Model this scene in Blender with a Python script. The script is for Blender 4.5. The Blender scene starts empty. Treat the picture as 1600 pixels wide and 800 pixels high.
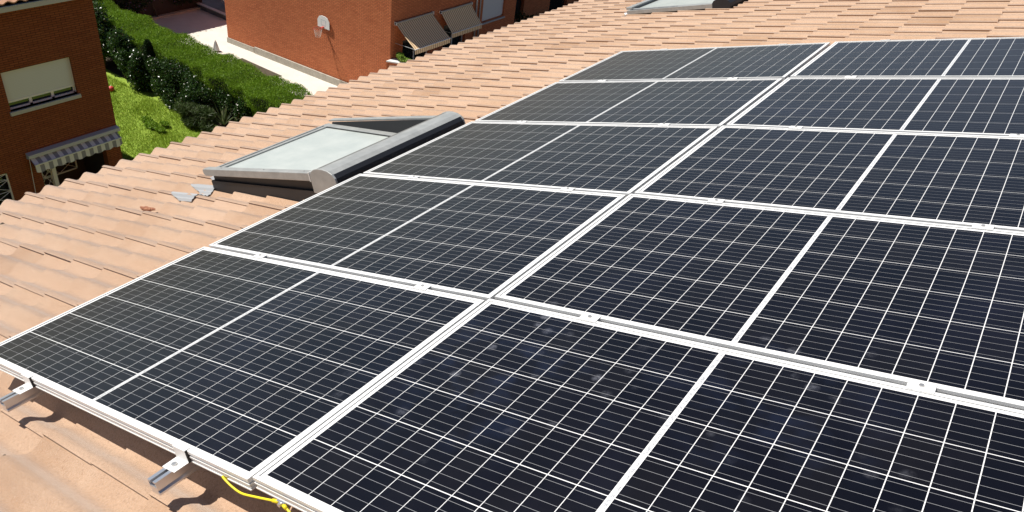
import bpy, bmesh, math, random
import numpy as np
from mathutils import Vector, Matrix
random.seed(7); rng = np.random.default_rng(7)
S = bpy.context.scene
C = S.collection
PI = math.pi
GZ = 13.6                      # height of the roof origin above the gardens
TH = math.radians(18.979283)   # roof pitch

# ------------------------------------------------------------------ camera
cam = bpy.data.cameras.new('camera'); co = bpy.data.objects.new('camera', cam); C.objects.link(co)
CAM_ROWS = [[0.81181386, 0.40434408, -0.42126491], [0.57280459, -0.41138397, 0.70898387], [0.1133718, -0.81686541, -0.56557735]]         # camera-to-world rows (x right, y down, z forward)
m = Matrix([[CAM_ROWS[i][0], -CAM_ROWS[i][1], -CAM_ROWS[i][2], 0] for i in range(3)] + [[0, 0, 0, 1]])
m.translation = Vector((1.14448462, -0.78449446, 1.62879684 + GZ))
co.matrix_world = m
cam.sensor_width = 36; cam.lens = 36 * 1212.02 / 1600; cam.clip_start = 0.05; cam.clip_end = 2000
S.camera = co

# ------------------------------------------------------------------ sky and sun
LD = Vector((0.53, 0.24, -1.0)).normalized()     # direction the sunlight travels
elev = math.asin(-LD.z); rot = math.atan2(-LD.x, -LD.y)
w = bpy.data.worlds.new('World'); S.world = w; w.use_nodes = True
nt = w.node_tree; bg = nt.nodes['Background']
sky = nt.nodes.new('ShaderNodeTexSky'); sky.sky_type = 'NISHITA'; sky.sun_disc = False
sky.sun_elevation = elev; sky.sun_rotation = rot; sky.altitude = 600; sky.dust_density = 0.3; sky.ozone_density = 1.8
nt.links.new(sky.outputs[0], bg.inputs[0]); bg.inputs[1].default_value = 0.050
sl = bpy.data.lights.new('sun', 'SUN'); sl.energy = 5.0; sl.angle = math.radians(0.53); sl.color = (1.0, 0.95, 0.87)
so = bpy.data.objects.new('sun', sl); C.objects.link(so); so.rotation_euler = LD.to_track_quat('-Z', 'Y').to_euler(); so.location = (0, 0, 40)
S.view_settings.view_transform = 'Standard'; S.view_settings.look = 'None'; S.view_settings.gamma = 1
S.view_settings.use_curve_mapping = False; S.view_settings.exposure = 0.36
S.render.engine = 'CYCLES'
S.cycles.max_bounces = 6

# ------------------------------------------------------------------ materials
def mat(name, col=(.5, .5, .5), rough=.6, metal=0., spec=.5, coat=0., coat_rough=.05):
    mt = bpy.data.materials.new(name); mt.use_nodes = True
    b = mt.node_tree.nodes['Principled BSDF']
    b.inputs['Base Color'].default_value = (*col, 1); b.inputs['Roughness'].default_value = rough
    b.inputs['Metallic'].default_value = metal; b.inputs['Specular IOR Level'].default_value = spec
    b.inputs['Coat Weight'].default_value = coat; b.inputs['Coat Roughness'].default_value = coat_rough
    return mt
def nodes(mt): return mt.node_tree.nodes, mt.node_tree.links, mt.node_tree.nodes['Principled BSDF']
def noise(mt, scale, detail=4, rough=.6, coord='Object', vec_scale=None):
    n, l, b = nodes(mt)
    tc = n.new('ShaderNodeTexCoord'); nz = n.new('ShaderNodeTexNoise')
    nz.inputs['Scale'].default_value = scale; nz.inputs['Detail'].default_value = detail; nz.inputs['Roughness'].default_value = rough
    if coord == 'World': tc = n.new('ShaderNodeNewGeometry'); coord = 'Position'
    if vec_scale:
        mp = n.new('ShaderNodeMapping'); mp.inputs['Scale'].default_value = vec_scale
        l.new(tc.outputs[coord], mp.inputs[0]); l.new(mp.outputs[0], nz.inputs[0])
    else: l.new(tc.outputs[coord], nz.inputs[0])
    return nz.outputs['Fac']
def ramp(mt, fac, stops):
    n, l, b = nodes(mt); r = n.new('ShaderNodeValToRGB'); l.new(fac, r.inputs[0])
    el = r.color_ramp.elements
    while len(el) < len(stops): el.new(.5)
    for e, (p, c) in zip(el, stops): e.position = p; e.color = (*c, 1) if len(c) == 3 else c
    return r.outputs[0]
def mixc(mt, a, b_, fac, mode='MIX'):
    n, l, b = nodes(mt); mx = n.new('ShaderNodeMix'); mx.data_type = 'RGBA'; mx.blend_type = mode
    for s, v in ((6, a), (7, b_), (0, fac)):
        if hasattr(v, 'links'): l.new(v, mx.inputs[s])
        elif s == 0: mx.inputs[0].default_value = v
        else: mx.inputs[s].default_value = (*v, 1)
    return mx.outputs[2]
def setc(mt, out): mt.node_tree.links.new(out, nodes(mt)[2].inputs['Base Color'])
def bump(mt, h, strength=.3, dist=.01):
    n, l, b = nodes(mt); bp = n.new('ShaderNodeBump'); bp.inputs['Strength'].default_value = strength
    bp.inputs['Distance'].default_value = dist; l.new(h, bp.inputs['Height']); l.new(bp.outputs[0], b.inputs['Normal'])
def island(mt):
    n, l, b = nodes(mt); g = n.new('ShaderNodeNewGeometry'); return g.outputs['Random Per Island']

# clay roof tiles: tint per tile, fine grain, pale bloom and a few dark spots
TILE = mat('clay_tile', rough=.78, spec=.35)
c1 = ramp(TILE, island(TILE), [(0, (.42, .258, .155)), (.25, (.465, .295, .184)), (.6, (.485, .312, .200)), (.88, (.51, .335, .222)), (1, (.37, .215, .118))])
c2 = mixc(TILE, c1, (.55, .38, .262), ramp(TILE, noise(TILE, 2.3, 5), [(.42, (0, 0, 0)), (.72, (.75,) * 3)]))
c3 = mixc(TILE, c2, (.30, .135, .06), ramp(TILE, noise(TILE, 60, 3, .7), [(.60, (0, 0, 0)), (.78, (.45,) * 3)]))
c4 = mixc(TILE, c3, (.36, .27, .18), ramp(TILE, noise(TILE, 7, 6, .7), [(.55, (0, 0, 0)), (.75, (.40,) * 3)]))
c5 = mixc(TILE, c4, (.26, .15, .085), ramp(TILE, noise(TILE, 120, 4, .85), [(.48, (0, 0, 0)), (.66, (.60,) * 3)]))
c6 = mixc(TILE, c5, (.74, .60, .47), ramp(TILE, noise(TILE, 230, 2, .8), [(.58, (0, 0, 0)), (.72, (.45,) * 3)]))
setc(TILE, c6); bump(TILE, noise(TILE, 150, 5, .8), .6, .005)
TB = nodes(TILE)[2]; TB.inputs['Sheen Weight'].default_value = 1.0; TB.inputs['Sheen Roughness'].default_value = .42; TB.inputs['Sheen Tint'].default_value = (1, .97, .94, 1)
OLDT = mat('plain_roof_tile', (.40, .22, .13), .85)  # one even tile colour for rear slopes and the neighbouring roofs

def brick(name, axis, k=1.0):
    mt = mat(name, rough=.85, spec=.25); n, l, b = nodes(mt)
    tc = n.new('ShaderNodeTexCoord'); sp = n.new('ShaderNodeSeparateXYZ'); cb = n.new('ShaderNodeCombineXYZ')
    l.new(tc.outputs['Object'], sp.inputs[0]); l.new(sp.outputs[axis], cb.inputs[0]); l.new(sp.outputs[2], cb.inputs[1])
    bt = n.new('ShaderNodeTexBrick'); l.new(cb.outputs[0], bt.inputs[0])
    bt.inputs['Scale'].default_value = 1; bt.inputs['Brick Width'].default_value = .25; bt.inputs['Row Height'].default_value = .0625
    bt.inputs['Mortar Size'].default_value = .010; bt.inputs['Mortar Smooth'].default_value = .3; bt.inputs['Bias'].default_value = 0
    bt.inputs['Color1'].default_value = (.66, .21, .085, 1); bt.inputs['Color2'].default_value = (.52, .15, .058, 1); bt.inputs['Mortar'].default_value = (.16, .06, .035, 1)
    nz = noise(mt, .9, 4, .6, vec_scale=(1, 1, 2.5))
    o = mixc(mt, bt.outputs['Color'], (.50, .17, .07), ramp(mt, nz, [(.4, (0, 0, 0)), (.75, (.45,) * 3)]))
    o = mixc(mt, o, (.22, .055, .025), ramp(mt, noise(mt, 22, 2), [(.52, (0, 0, 0)), (.75, (.5,) * 3)]))
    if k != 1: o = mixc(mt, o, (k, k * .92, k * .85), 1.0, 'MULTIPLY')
    setc(mt, o); bump(mt, bt.outputs['Fac'], -.6, .01)
    return mt
BRX = brick('brick_along_x', 0); BRY = brick('brick_along_y', 1)
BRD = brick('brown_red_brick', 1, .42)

ALU = mat('anodised_aluminium', (.80, .80, .79), .42, .12)
setc(ALU, mixc(ALU, ramp(ALU, noise(ALU, 9, 5, .6, 'World'), [(.3, (.72, .72, .71)), (.7, (.84, .84, .83))]), (.50, .47, .42), ramp(ALU, noise(ALU, 26, 6, .8, 'World'), [(.55, (0, 0, 0)), (.8, (.5,) * 3)])))
RAILM = mat('mill_aluminium', (.74, .74, .76), .28, .85)
STEEL = mat('bolt_steel', (.55, .54, .53), .3, .7)
BACK = mat('white_backsheet', (.80, .80, .80), .5, coat=.6, coat_rough=.12)
BUS = mat('tinned_ribbon', (.29, .29, .30), .45, .2, coat=.6, coat_rough=.12)
STRIP = mat('silver_bus_strip', rough=.45, metal=.1, coat=.6, coat_rough=.12)
setc(STRIP, ramp(STRIP, noise(STRIP, 95, 2), [(.42, (.44, .45, .47)), (.55, (.74, .74, .74))]))
CELL = mat('silicon_cell', rough=.38, spec=.10, coat=.62, coat_rough=.10)
for _m in (CELL, BACK, BUS, STRIP): _m.node_tree.nodes['Principled BSDF'].inputs['Coat IOR'].default_value = 1.45
cc = ramp(CELL, island(CELL), [(0, (.0020, .0018, .0038)), (.5, (.0030, .0025, .0048)), (1, (.0044, .0036, .0048))])
cc = mixc(CELL, cc, (.006, .006, .014), ramp(CELL, noise(CELL, 1.6, 3, .6, 'World'), [(.52, (0, 0, 0)), (.75, (.8,) * 3)]))
n, l, b = nodes(CELL)     # dried splashes and dust on the glass, fixed in the world so no two panels match
gpos = n.new('ShaderNodeNewGeometry'); vo = n.new('ShaderNodeTexVoronoi'); vo.inputs['Scale'].default_value = 11; l.new(gpos.outputs['Position'], vo.inputs[0])
spot = ramp(CELL, vo.outputs['Distance'], [(.10, (1,) * 3), (.24, (0, 0, 0))])
def near(p, r0, r1):
    vm = n.new('ShaderNodeVectorMath'); vm.operation = 'DISTANCE'; l.new(gpos.outputs['Position'], vm.inputs[0]); vm.inputs[1].default_value = p
    mr = n.new('ShaderNodeMapRange'); l.new(vm.outputs['Value'], mr.inputs[0]); mr.inputs[1].default_value = r0; mr.inputs[2].default_value = r1; mr.inputs[3].default_value = 1; mr.inputs[4].default_value = 0; return mr.outputs[0]
def mul(a, c):
    q = n.new('ShaderNodeMath'); q.operation = 'MULTIPLY'; l.new(a, q.inputs[0]); l.new(c, q.inputs[1]); return q.outputs[0]
def addm(a, c):
    q = n.new('ShaderNodeMath'); q.operation = 'ADD'; l.new(a, q.inputs[0]); l.new(c, q.inputs[1]); return q.outputs[0]
keep = ramp(CELL, noise(CELL, 2.3, 2, .5, 'World'), [(.54, (0, 0, 0)), (.64, (1,) * 3)])
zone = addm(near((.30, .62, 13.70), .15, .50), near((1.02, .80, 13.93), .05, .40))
keep2 = addm(mul(keep, zone), mul(keep, ramp(CELL, noise(CELL, .9, 1, .5, 'World'), [(.5, (0, 0, 0)), (.7, (.5,) * 3)])))
keep2 = addm(keep2, mul(zone, ramp(CELL, noise(CELL, 6, 1, .5, 'World'), [(.45, (0, 0, 0)), (.6, (1,) * 3)])))
blot = mul(mul(spot, keep2), ramp(CELL, noise(CELL, 60, 4, .85, 'World'), [(.4, (.15,) * 3), (.6, (1,) * 3)]))
cc = mixc(CELL, cc, (.15, .155, .185), blot)
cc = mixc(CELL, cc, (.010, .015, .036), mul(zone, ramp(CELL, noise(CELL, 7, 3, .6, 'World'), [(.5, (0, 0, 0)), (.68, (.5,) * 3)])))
dust = ramp(CELL, noise(CELL, 3.1, 7, .75, 'World'), [(.45, (0, 0, 0)), (.85, (.05,) * 3)])
cc = mixc(CELL, cc, (.09, .085, .08), dust)
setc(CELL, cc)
b.inputs['Sheen Weight'].default_value = .85; b.inputs['Sheen Roughness'].default_value = .22; b.inputs['Sheen Tint'].default_value = (1, .80, .82, 1)
l.new(ramp(CELL, noise(CELL, 4, 5, .7, 'World'), [(.3, (.06,) * 3), (.8, (.20,) * 3)]), b.inputs['Coat Roughness'])

GREYP = mat('grey_lacquer', (.36, .37, .36), .42, .25)
setc(GREYP, ramp(GREYP, noise(GREYP, 14, 5), [(.3, (.31, .32, .315)), (.7, (.41, .42, .41))]))
DGREY = mat('dark_grey_lacquer', (.014, .015, .019), .5)
MGREY = mat('mid_grey_lacquer', (.15, .155, .15), .45, .1)
SHUT = mat('pale_blind_and_reflection', rough=.35, spec=.5, coat=.3, coat_rough=.15)  # skylight pane: sky reflection and light blind both put into the pale colour
n, l, b = nodes(SHUT); tcx = n.new('ShaderNodeTexCoord'); sx = n.new('ShaderNodeSeparateXYZ'); l.new(tcx.outputs['Object'], sx.inputs[0])
mth = n.new('ShaderNodeMath'); mth.operation = 'MULTIPLY'; mth.inputs[1].default_value = 1 / .045; l.new(sx.outputs[0], mth.inputs[0])
fr = n.new('ShaderNodeMath'); fr.operation = 'FRACT'; l.new(mth.outputs[0], fr.inputs[0])
setc(SHUT, mixc(SHUT, ramp(SHUT, noise(SHUT, 5, 4), [(.3, (.40, .44, .425)), (.7, (.50, .53, .505))]), (.43, .46, .45), ramp(SHUT, fr.outputs[0], [(.0, (.35,) * 3), (.10, (0, 0, 0))])))
LEAD = mat('pleated_lead', (.52, .52, .52), .4, .5)
RUBBER = mat('black_rubber', (.02, .02, .02), .6)
YEL = mat('yellow_insulation', (.80, .68, .02), .45)
YELT = mat('yellow_sleeve', (.75, .60, .01), .5)
WHITE = mat('white_paint', (.72, .72, .70), .5)
SHADEW = mat('cream_roller_shutter', rough=.55)
n, l, b = nodes(SHADEW); tz = n.new('ShaderNodeTexCoord'); sz = n.new('ShaderNodeSeparateXYZ'); l.new(tz.outputs['Object'], sz.inputs[0])
mz = n.new('ShaderNodeMath'); mz.operation = 'MULTIPLY'; mz.inputs[1].default_value = 1 / .045; l.new(sz.outputs[2], mz.inputs[0])
fz = n.new('ShaderNodeMath'); fz.operation = 'FRACT'; l.new(mz.outputs[0], fz.inputs[0])
setc(SHADEW, ramp(SHADEW, fz.outputs[0], [(0, (.48, .49, .50)), (.12, (.60, .615, .63))]))
SILL = mat('stone_sill', (.42, .42, .41), .7)
GUT = mat('zinc_gutter', (.45, .46, .46), .5, .2)
GLASSD = mat('dark_window_glass', (.015, .017, .018), .06, 0, .8)
PLINTH = mat('concrete_plinth', (.42, .39, .33), .85)
setc(PLINTH, ramp(PLINTH, noise(PLINTH, 4, 5), [(.3, (.34, .31, .26)), (.7, (.46, .43, .37))]))
CONC = mat('pale_concrete', rough=.85)
setc(CONC, mixc(CONC, ramp(CONC, noise(CONC, 1.2, 6, .65), [(.3, (.58, .54, .48)), (.7, (.68, .64, .57))]), (.45, .41, .35), ramp(CONC, noise(CONC, 14, 4, .7), [(.55, (0, 0, 0)), (.8, (.4,) * 3)])))
GROUNDM = mat('garden_soil', rough=.95)
setc(GROUNDM, ramp(GROUNDM, noise(GROUNDM, 1.5, 6, .7), [(.3, (.045, .035, .024)), (.7, (.09, .07, .045))]))
SLATE = mat('grey_stone_slab', (.16, .155, .15), .7)
setc(SLATE, ramp(SLATE, noise(SLATE, 2, 5), [(.3, (.11, .105, .10)), (.7, (.20, .195, .185))]))
LAWNM = mat('lawn_turf', rough=.9)
setc(LAWNM, ramp(LAWNM, noise(LAWNM, 3.2, 6, .7), [(.30, (.14, .22, .016)), (.5, (.20, .30, .025)), (.7, (.26, .34, .04))]))
def leafmat(name, cols, rough=.4, spec=.5):
    mt = mat(name, rough=rough, spec=spec); k = len(cols) - 1
    co_ = ramp(mt, island(mt), [(i / k, c) for i, c in enumerate(cols)]); setc(mt, co_)
    n, l, b = nodes(mt); tr = n.new('ShaderNodeBsdfTranslucent'); ms = n.new('ShaderNodeMixShader'); ms.inputs[0].default_value = .3
    l.new(co_, tr.inputs[0]); l.new(b.outputs[0], ms.inputs[1]); l.new(tr.outputs[0], ms.inputs[2]); l.new(ms.outputs[0], n['Material Output'].inputs[0]); return mt
GRASS = leafmat('grass_blades', [(.17, .27, .016), (.27, .38, .03), (.36, .45, .06), (.22, .33, .025)], .6, .3)
HEDGE = leafmat('hedge_leaves', [(.09, .19, .010), (.16, .29, .016), (.25, .38, .03), (.11, .22, .012)], .55, .3)
CAMEL = leafmat('glossy_leaves', [(.018, .042, .010), (.03, .07, .014), (.05, .10, .02), (.022, .05, .012)], .25, .7)
FEATH = leafmat('feathery_leaves', [(.03, .06, .012), (.06, .10, .025), (.10, .13, .05), (.035, .07, .015)], .5, .4)
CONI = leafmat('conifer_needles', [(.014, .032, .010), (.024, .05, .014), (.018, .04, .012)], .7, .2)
LIME = leafmat('lime_leaves', [(.12, .22, .02), (.20, .32, .04), (.28, .38, .08)], .5, .3)
FLOW = mat('white_petals', (.75, .74, .68), .6)
PURP = mat('purple_petals', (.09, .05, .12), .6)
REDP = mat('red_plastic', (.55, .05, .04), .5)
BARK = mat('bark', (.06, .045, .03), .9)
DARKF = mat('dark_fascia', (.04, .032, .03), .8)
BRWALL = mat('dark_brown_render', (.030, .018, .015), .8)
TERRA = mat('broken_terracotta', (.42, .15, .06), .8)
setc(TERRA, ramp(TERRA, noise(TERRA, 60, 3), [(.4, (.20, .07, .035)), (.65, (.36, .16, .085))]))
NET = mat('net_cord', (.62, .60, .55), .8)
HOOP = mat('hoop_red', (.45, .06, .04), .5)
def stripes(name, axis, w, c1, c2, duty=.5):
    mt = mat(name, rough=.85, spec=.2); n, l, b = nodes(mt)
    tc = n.new('ShaderNodeTexCoord'); sp = n.new('ShaderNodeSeparateXYZ'); l.new(tc.outputs['Object'], sp.inputs[0])
    a = n.new('ShaderNodeMath'); a.operation = 'MULTIPLY'; a.inputs[1].default_value = 1 / w; l.new(sp.outputs[axis], a.inputs[0])
    f = n.new('ShaderNodeMath'); f.operation = 'FRACT'; l.new(a.outputs[0], f.inputs[0])
    r = ramp(mt, f.outputs[0], [(0, c1), (duty, c2)]); mt.node_tree.nodes[-1].color_ramp.interpolation = 'CONSTANT'
    setc(mt, r); return mt
AWN1 = stripes('grey_white_canvas', 1, .25, (.26, .26, .29), (.68, .68, .68))
AWN2 = stripes('beige_brown_canvas', 1, .13, (.92, .68, .42), (.48, .32, .18), .55)

# ------------------------------------------------------------------ mesh helpers
def link(name, me, m_, parent=None, smooth=False):
    o = bpy.data.objects.new(name, me); C.objects.link(o)
    if m_: me.materials.append(m_)
    if parent: o.parent = parent
    if smooth: me.polygons.foreach_set('use_smooth', np.ones(len(me.polygons), bool))
    return o
def tag(o, label=None, cat=None, group=None, kind=None):
    if label: o['label'] = label
    if cat: o['category'] = cat
    if group: o['group'] = group
    if kind: o['kind'] = kind
    return o
def empty(name, label, cat, group=None, loc=(0, 0, 0)):
    o = bpy.data.objects.new(name, None); C.objects.link(o); o.location = loc; o.empty_display_size = .2
    return tag(o, label, cat, group)
class MB:
    def __init__(s, T=None): s.v = []; s.f = []; s.T = T or (lambda a, b, c: (a, b, c))
    def vt(s, p): s.v.append(tuple(s.T(*p))); return len(s.v) - 1
    def box(s, a, b):
        x0, y0, z0 = a; x1, y1, z1 = b
        i = [s.vt(p) for p in ((x0, y0, z0), (x1, y0, z0), (x1, y1, z0), (x0, y1, z0), (x0, y0, z1), (x1, y0, z1), (x1, y1, z1), (x0, y1, z1))]
        for q in ((3, 2, 1, 0), (4, 5, 6, 7), (0, 1, 5, 4), (1, 2, 6, 5), (2, 3, 7, 6), (3, 0, 4, 7)): s.f.append([i[k] for k in q])
        return s
    def poly(s, pts): s.f.append([s.vt(p) for p in pts]); return s
    def prism(s, pts, d):                       # closed outline pts extruded by vector d
        n = len(pts); a = [s.vt(p) for p in pts]; b = [s.vt(tuple(p[k] + d[k] for k in range(3))) for p in pts]
        s.f.append(a[::-1]); s.f.append(b)
        for k in range(n): s.f.append([a[k], a[(k + 1) % n], b[(k + 1) % n], b[k]])
        return s
    def tube(s, pts, r, n=8, cap=True):
        P = [Vector(p) for p in pts]; rings = []
        up = Vector((0, 0, 1))
        for i, p in enumerate(P):
            d = (P[min(i + 1, len(P) - 1)] - P[max(i - 1, 0)]).normalized()
            a = d.cross(up if abs(d.z) < .95 else Vector((1, 0, 0))).normalized(); b = d.cross(a)
            rr = r[i] if isinstance(r, (list, tuple)) else r
            rings.append([s.vt(tuple(p + (a * math.cos(2 * PI * k / n) + b * math.sin(2 * PI * k / n)) * rr)) for k in range(n)])
        for i in range(len(rings) - 1):
            for k in range(n): s.f.append([rings[i][k], rings[i][(k + 1) % n], rings[i + 1][(k + 1) % n], rings[i + 1][k]])
        if cap: s.f.append(rings[0][::-1]); s.f.append(rings[-1])
        return s
    def build(s, name, m_, parent=None, smooth=False, bevel=0):
        me = bpy.data.meshes.new(name); me.from_pydata(s.v, [], s.f); me.update()
        bm = bmesh.new(); bm.from_mesh(me); bmesh.ops.recalc_face_normals(bm, faces=bm.faces)
        bm.to_mesh(me); bm.free()
        o = link(name, me, m_, parent, smooth)
        if bevel:
            bv = o.modifiers.new('bevel', 'BEVEL'); bv.width = bevel; bv.segments = 2; bv.limit_method = 'ANGLE'; bv.angle_limit = .7
        return o
def quads(name, V, m_, parent=None):            # V: (n,4,3) array of separate quads
    V = np.asarray(V, float); n = len(V)
    me = bpy.data.meshes.new(name); me.vertices.add(4 * n); me.vertices.foreach_set('co', V.ravel())
    me.loops.add(4 * n); me.loops.foreach_set('vertex_index', np.arange(4 * n)); me.polygons.add(n)
    me.polygons.foreach_set('loop_start', np.arange(n) * 4); me.polygons.foreach_set('loop_total', np.full(n, 4)); me.update(calc_edges=True)
    return link(name, me, m_, parent)
def leaves(pts, size, aspect=.5, up=0.3, n=None):
    k = len(pts); d = rng.normal(size=(k, 3)); d[:, 2] += up; d /= np.linalg.norm(d, axis=1)[:, None]
    e = rng.normal(size=(k, 3)); e -= d * (e * d).sum(1)[:, None]; e /= np.linalg.norm(e, axis=1)[:, None]
    s_ = (size * rng.uniform(.6, 1.3, k))[:, None]; a = d * s_; b_ = e * s_ * aspect
    return np.stack([pts - a * .5, pts + b_ * .5, pts + a * .5, pts - b_ * .5], 1)
SN, CS = math.sin(TH), math.cos(TH)
def R(u, v, h): return (u * CS - h * SN, v, u * SN + h * CS + GZ)      # roof frame: u up-slope, v along the eave, h above the glass plane
RM = Matrix(((CS, 0, -SN, 0), (0, 1, 0, 0), (SN, 0, CS, GZ), (0, 0, 0, 1)))   # same as a matrix

# ------------------------------------------------------------------ ground, paths
o = MB().poly([(-600, -600, 0), (600, -600, 0), (600, 600, 0), (-600, 600, 0)]).build('ground', GROUNDM); tag(o, kind='structure')
m_ = MB(); m_.box((-37.5, 19.35, -.1), (-29.8, 27, .02)); m_.box((-29.8, 22.8, -.1), (-8, 26, .021)); m_.box((-34.5, 27, -.1), (-31.9, 60, .02)); m_.box((-26.9, 19.35, -.1), (-8, 22.8, .0205))
o = m_.build('driveway', CONC); tag(o, kind='structure')
o = MB().box((-44, 25.6, -.1), (-34.4, 45, .32)).build('terrace_slab', SLATE, bevel=.01); tag(o, kind='structure')
o = MB().box((-44, 25.52, .30), (-34.35, 25.72, .345)).build('terrace_kerb', CONC); tag(o, kind='structure')
# lawn: gently uneven turf plus blades
nx, ny = 90, 60
m_ = MB(); xs = np.linspace(-34, -8, nx); ys = np.linspace(-20, 17.3, ny)
idx = [[m_.vt((x, y, .03 + .025 * math.sin(x * 1.7 + y) * math.cos(y * 1.3))) for y in ys] for x in xs]
for i in range(nx - 1):
    for j in range(ny - 1): m_.f.append([idx[i][j], idx[i + 1][j], idx[i + 1][j + 1], idx[i][j + 1]])
o = m_.build('lawn', LAWNM, smooth=True); tag(o, kind='structure')
k = 60000
bx = rng.uniform(-32.5, -20.5, k); by = rng.uniform(11, 16.9, k); bz = np.full(k, .03)
hgt = rng.uniform(.03, .10, k) * (1 + .4 * (np.sin(bx * 2.1) * np.cos(by * 2.7 + bx) > .3))
an = rng.uniform(0, 2 * PI, k); le = rng.normal(0, .035, (k, 2))
dx, dy = np.cos(an) * .010, np.sin(an) * .010
V = np.stack([np.stack([bx - dx, by - dy, bz], 1), np.stack([bx + dx, by + dy, bz], 1), np.stack([bx + le[:, 0] + dx * .4, by + le[:, 1] + dy * .4, bz + hgt], 1), np.stack([bx + le[:, 0] - dx * .4, by + le[:, 1] - dy * .4, bz + hgt], 1)], 1)
o = quads('grass', V, GRASS); tag(o, 'bright yellow green grass of the small lawn beside the dark brick house', 'grass', kind='stuff')

# ------------------------------------------------------------------ our house and its tiled roof
house = empty('tiled_house', 'house under the pale terracotta tile roof that carries the solar panels', 'house', loc=(0, 3, 0))
def relink(o, p): o.parent = p; o.matrix_parent_inverse = p.matrix_world.inverted() if False else Matrix.Translation(-Vector(p.location)); return o
PV_, PU_ = .3031, .3316
V0, U0 = -.0871, -.383
def tile_profile(k_):
    pts = []
    for i in range(17):
        t = i / 16; vv = -.016 + t * (PV_ + .012)
        hh = -.1815 + .0195 * math.cos(2 * PI * (vv) / (PV_ / 2))
        hh += .011 * (1 - max(0, (vv - .235) / .07)) if vv > .235 else .011
        pts.append((vv, hh))
    return pts
prof = tile_profile(0)
HOLES = [(-2.93, -1.72, 1.86, 2.99), (-3.0, -1.75, 7.81, 8.94)]
verts = []; faces = []; base = 0
nv0, nv1, nu0, nu1 = -9, 46, -14, 14
for iv in range(nv0, nv1):
    for iu in range(nu0 + 1, nu1):
        un = U0 + PU_ * iu; v_ = V0 + PV_ * iv
        jh, jt, jv, ju = random.gauss(0, .0012), random.gauss(0, .0016), random.gauss(0, .0022), random.gauss(0, .004)
        rows = []
        for (du, dh) in ((0, .023), (.11, .0165), (.22, .0095), (PU_ + .03, .0005)):
            rows.append([(un + ju + du, v_ + jv + a, b_ + dh + jh + jt * a / PV_) for a, b_ in prof])
        under = [(un + ju + .010, v_ + jv + a + .002, b_ + .020 + jh + jt * a / PV_ - .016) for a, b_ in prof]      # nose, undercut
        side = [(r[0][0], r[0][1] + .009, r[0][2] - .0145) for r in rows]                                            # lap edge, undercut
        for (ua, ub, va, vb) in HOLES:
            if un + PU_ * .5 > ua and un + PU_ * .5 < ub and v_ + PV_ > va and v_ < vb:
                if v_ >= va and v_ + PV_ <= vb: rows = None; break
                if v_ < va: fx = lambda p, q=va: (p[0], min(p[1], q), p[2] - max(0, p[1] - q))
                else: fx = lambda p, q=vb: (p[0], max(p[1], q), p[2] - max(0, q - p[1]))
                rows = [[fx(p) for p in r_] for r_ in rows]; under = [fx(p) for p in under]; side = [fx(p) for p in side]
        if rows is None: continue
        n0 = len(verts)
        for rr in [under] + rows: verts += [R(*p) for p in rr]
        verts += [R(*p) for p in side]
        w_ = len(prof)
        for r_ in range(4):
            for k in range(w_ - 1):
                a = n0 + r_ * w_ + k; faces.append((a, a + 1, a + w_ + 1, a + w_))
        s0 = n0 + 5 * w_
        for r_ in range(3):
            faces.append((n0 + (r_ + 1) * w_, n0 + (r_ + 2) * w_, s0 + r_ + 1, s0 + r_))
me = bpy.data.meshes.new('roof'); me.from_pydata(verts, [], faces); me.update()
bm = bmesh.new(); bm.from_mesh(me)
for e in bm.edges:
    if len(e.link_faces) == 2 and e.calc_face_angle(0) > .6: e.smooth = False
for f in bm.faces: f.smooth = True
bm.to_mesh(me); bm.free()
roof = relink(link('roof', me, TILE), house); 
vA, vB = V0 + PV_ * nv0, V0 + PV_ * nv1; uR = U0 + PU_ * nu1
d_ = MB(R); d_.box((-4.50, vA + .03, -.33), (uR, vB - .03, -.235)); relink(d_.build('roof_deck', DARKF), house)
ridge = R(uR, 0, -.165)
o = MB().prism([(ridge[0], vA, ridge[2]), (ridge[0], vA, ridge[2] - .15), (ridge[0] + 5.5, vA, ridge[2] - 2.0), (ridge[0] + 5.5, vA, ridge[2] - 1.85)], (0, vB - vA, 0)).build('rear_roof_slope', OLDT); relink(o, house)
rc = MB()
for i in range(int((vB - vA) / .36)):
    y = vA + i * .36; rc.tube([(ridge[0], y, ridge[2] + .01), (ridge[0], y + .40, ridge[2] + .03)], [.10, .115], 12)
relink(rc.build('ridge_tiles', TILE, smooth=True), house)
xw = R(-4.05, 0, 0)[0]; xe = ridge[0] + 4.9; zt = R(-4.05, 0, -.32)[2]
o = MB().prism([(xw, vA + .3, 0), (xe, vA + .3, 0), (xe, vA + .3, ridge[2] - 2.05), (ridge[0], vA + .3, ridge[2] - .3), (xw, vA + .3, zt)], (0, vB - vA - .6, 0)).build('wall', BRY); relink(o, house)
e0 = R(-4.62, 0, -.24)
g_ = MB(); g_.tube([(e0[0] - .02, vA, e0[2] - .03), (e0[0] - .02, vB, e0[2] - .03)], .055, 10); relink(g_.build('gutter', GUT), house)

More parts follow.
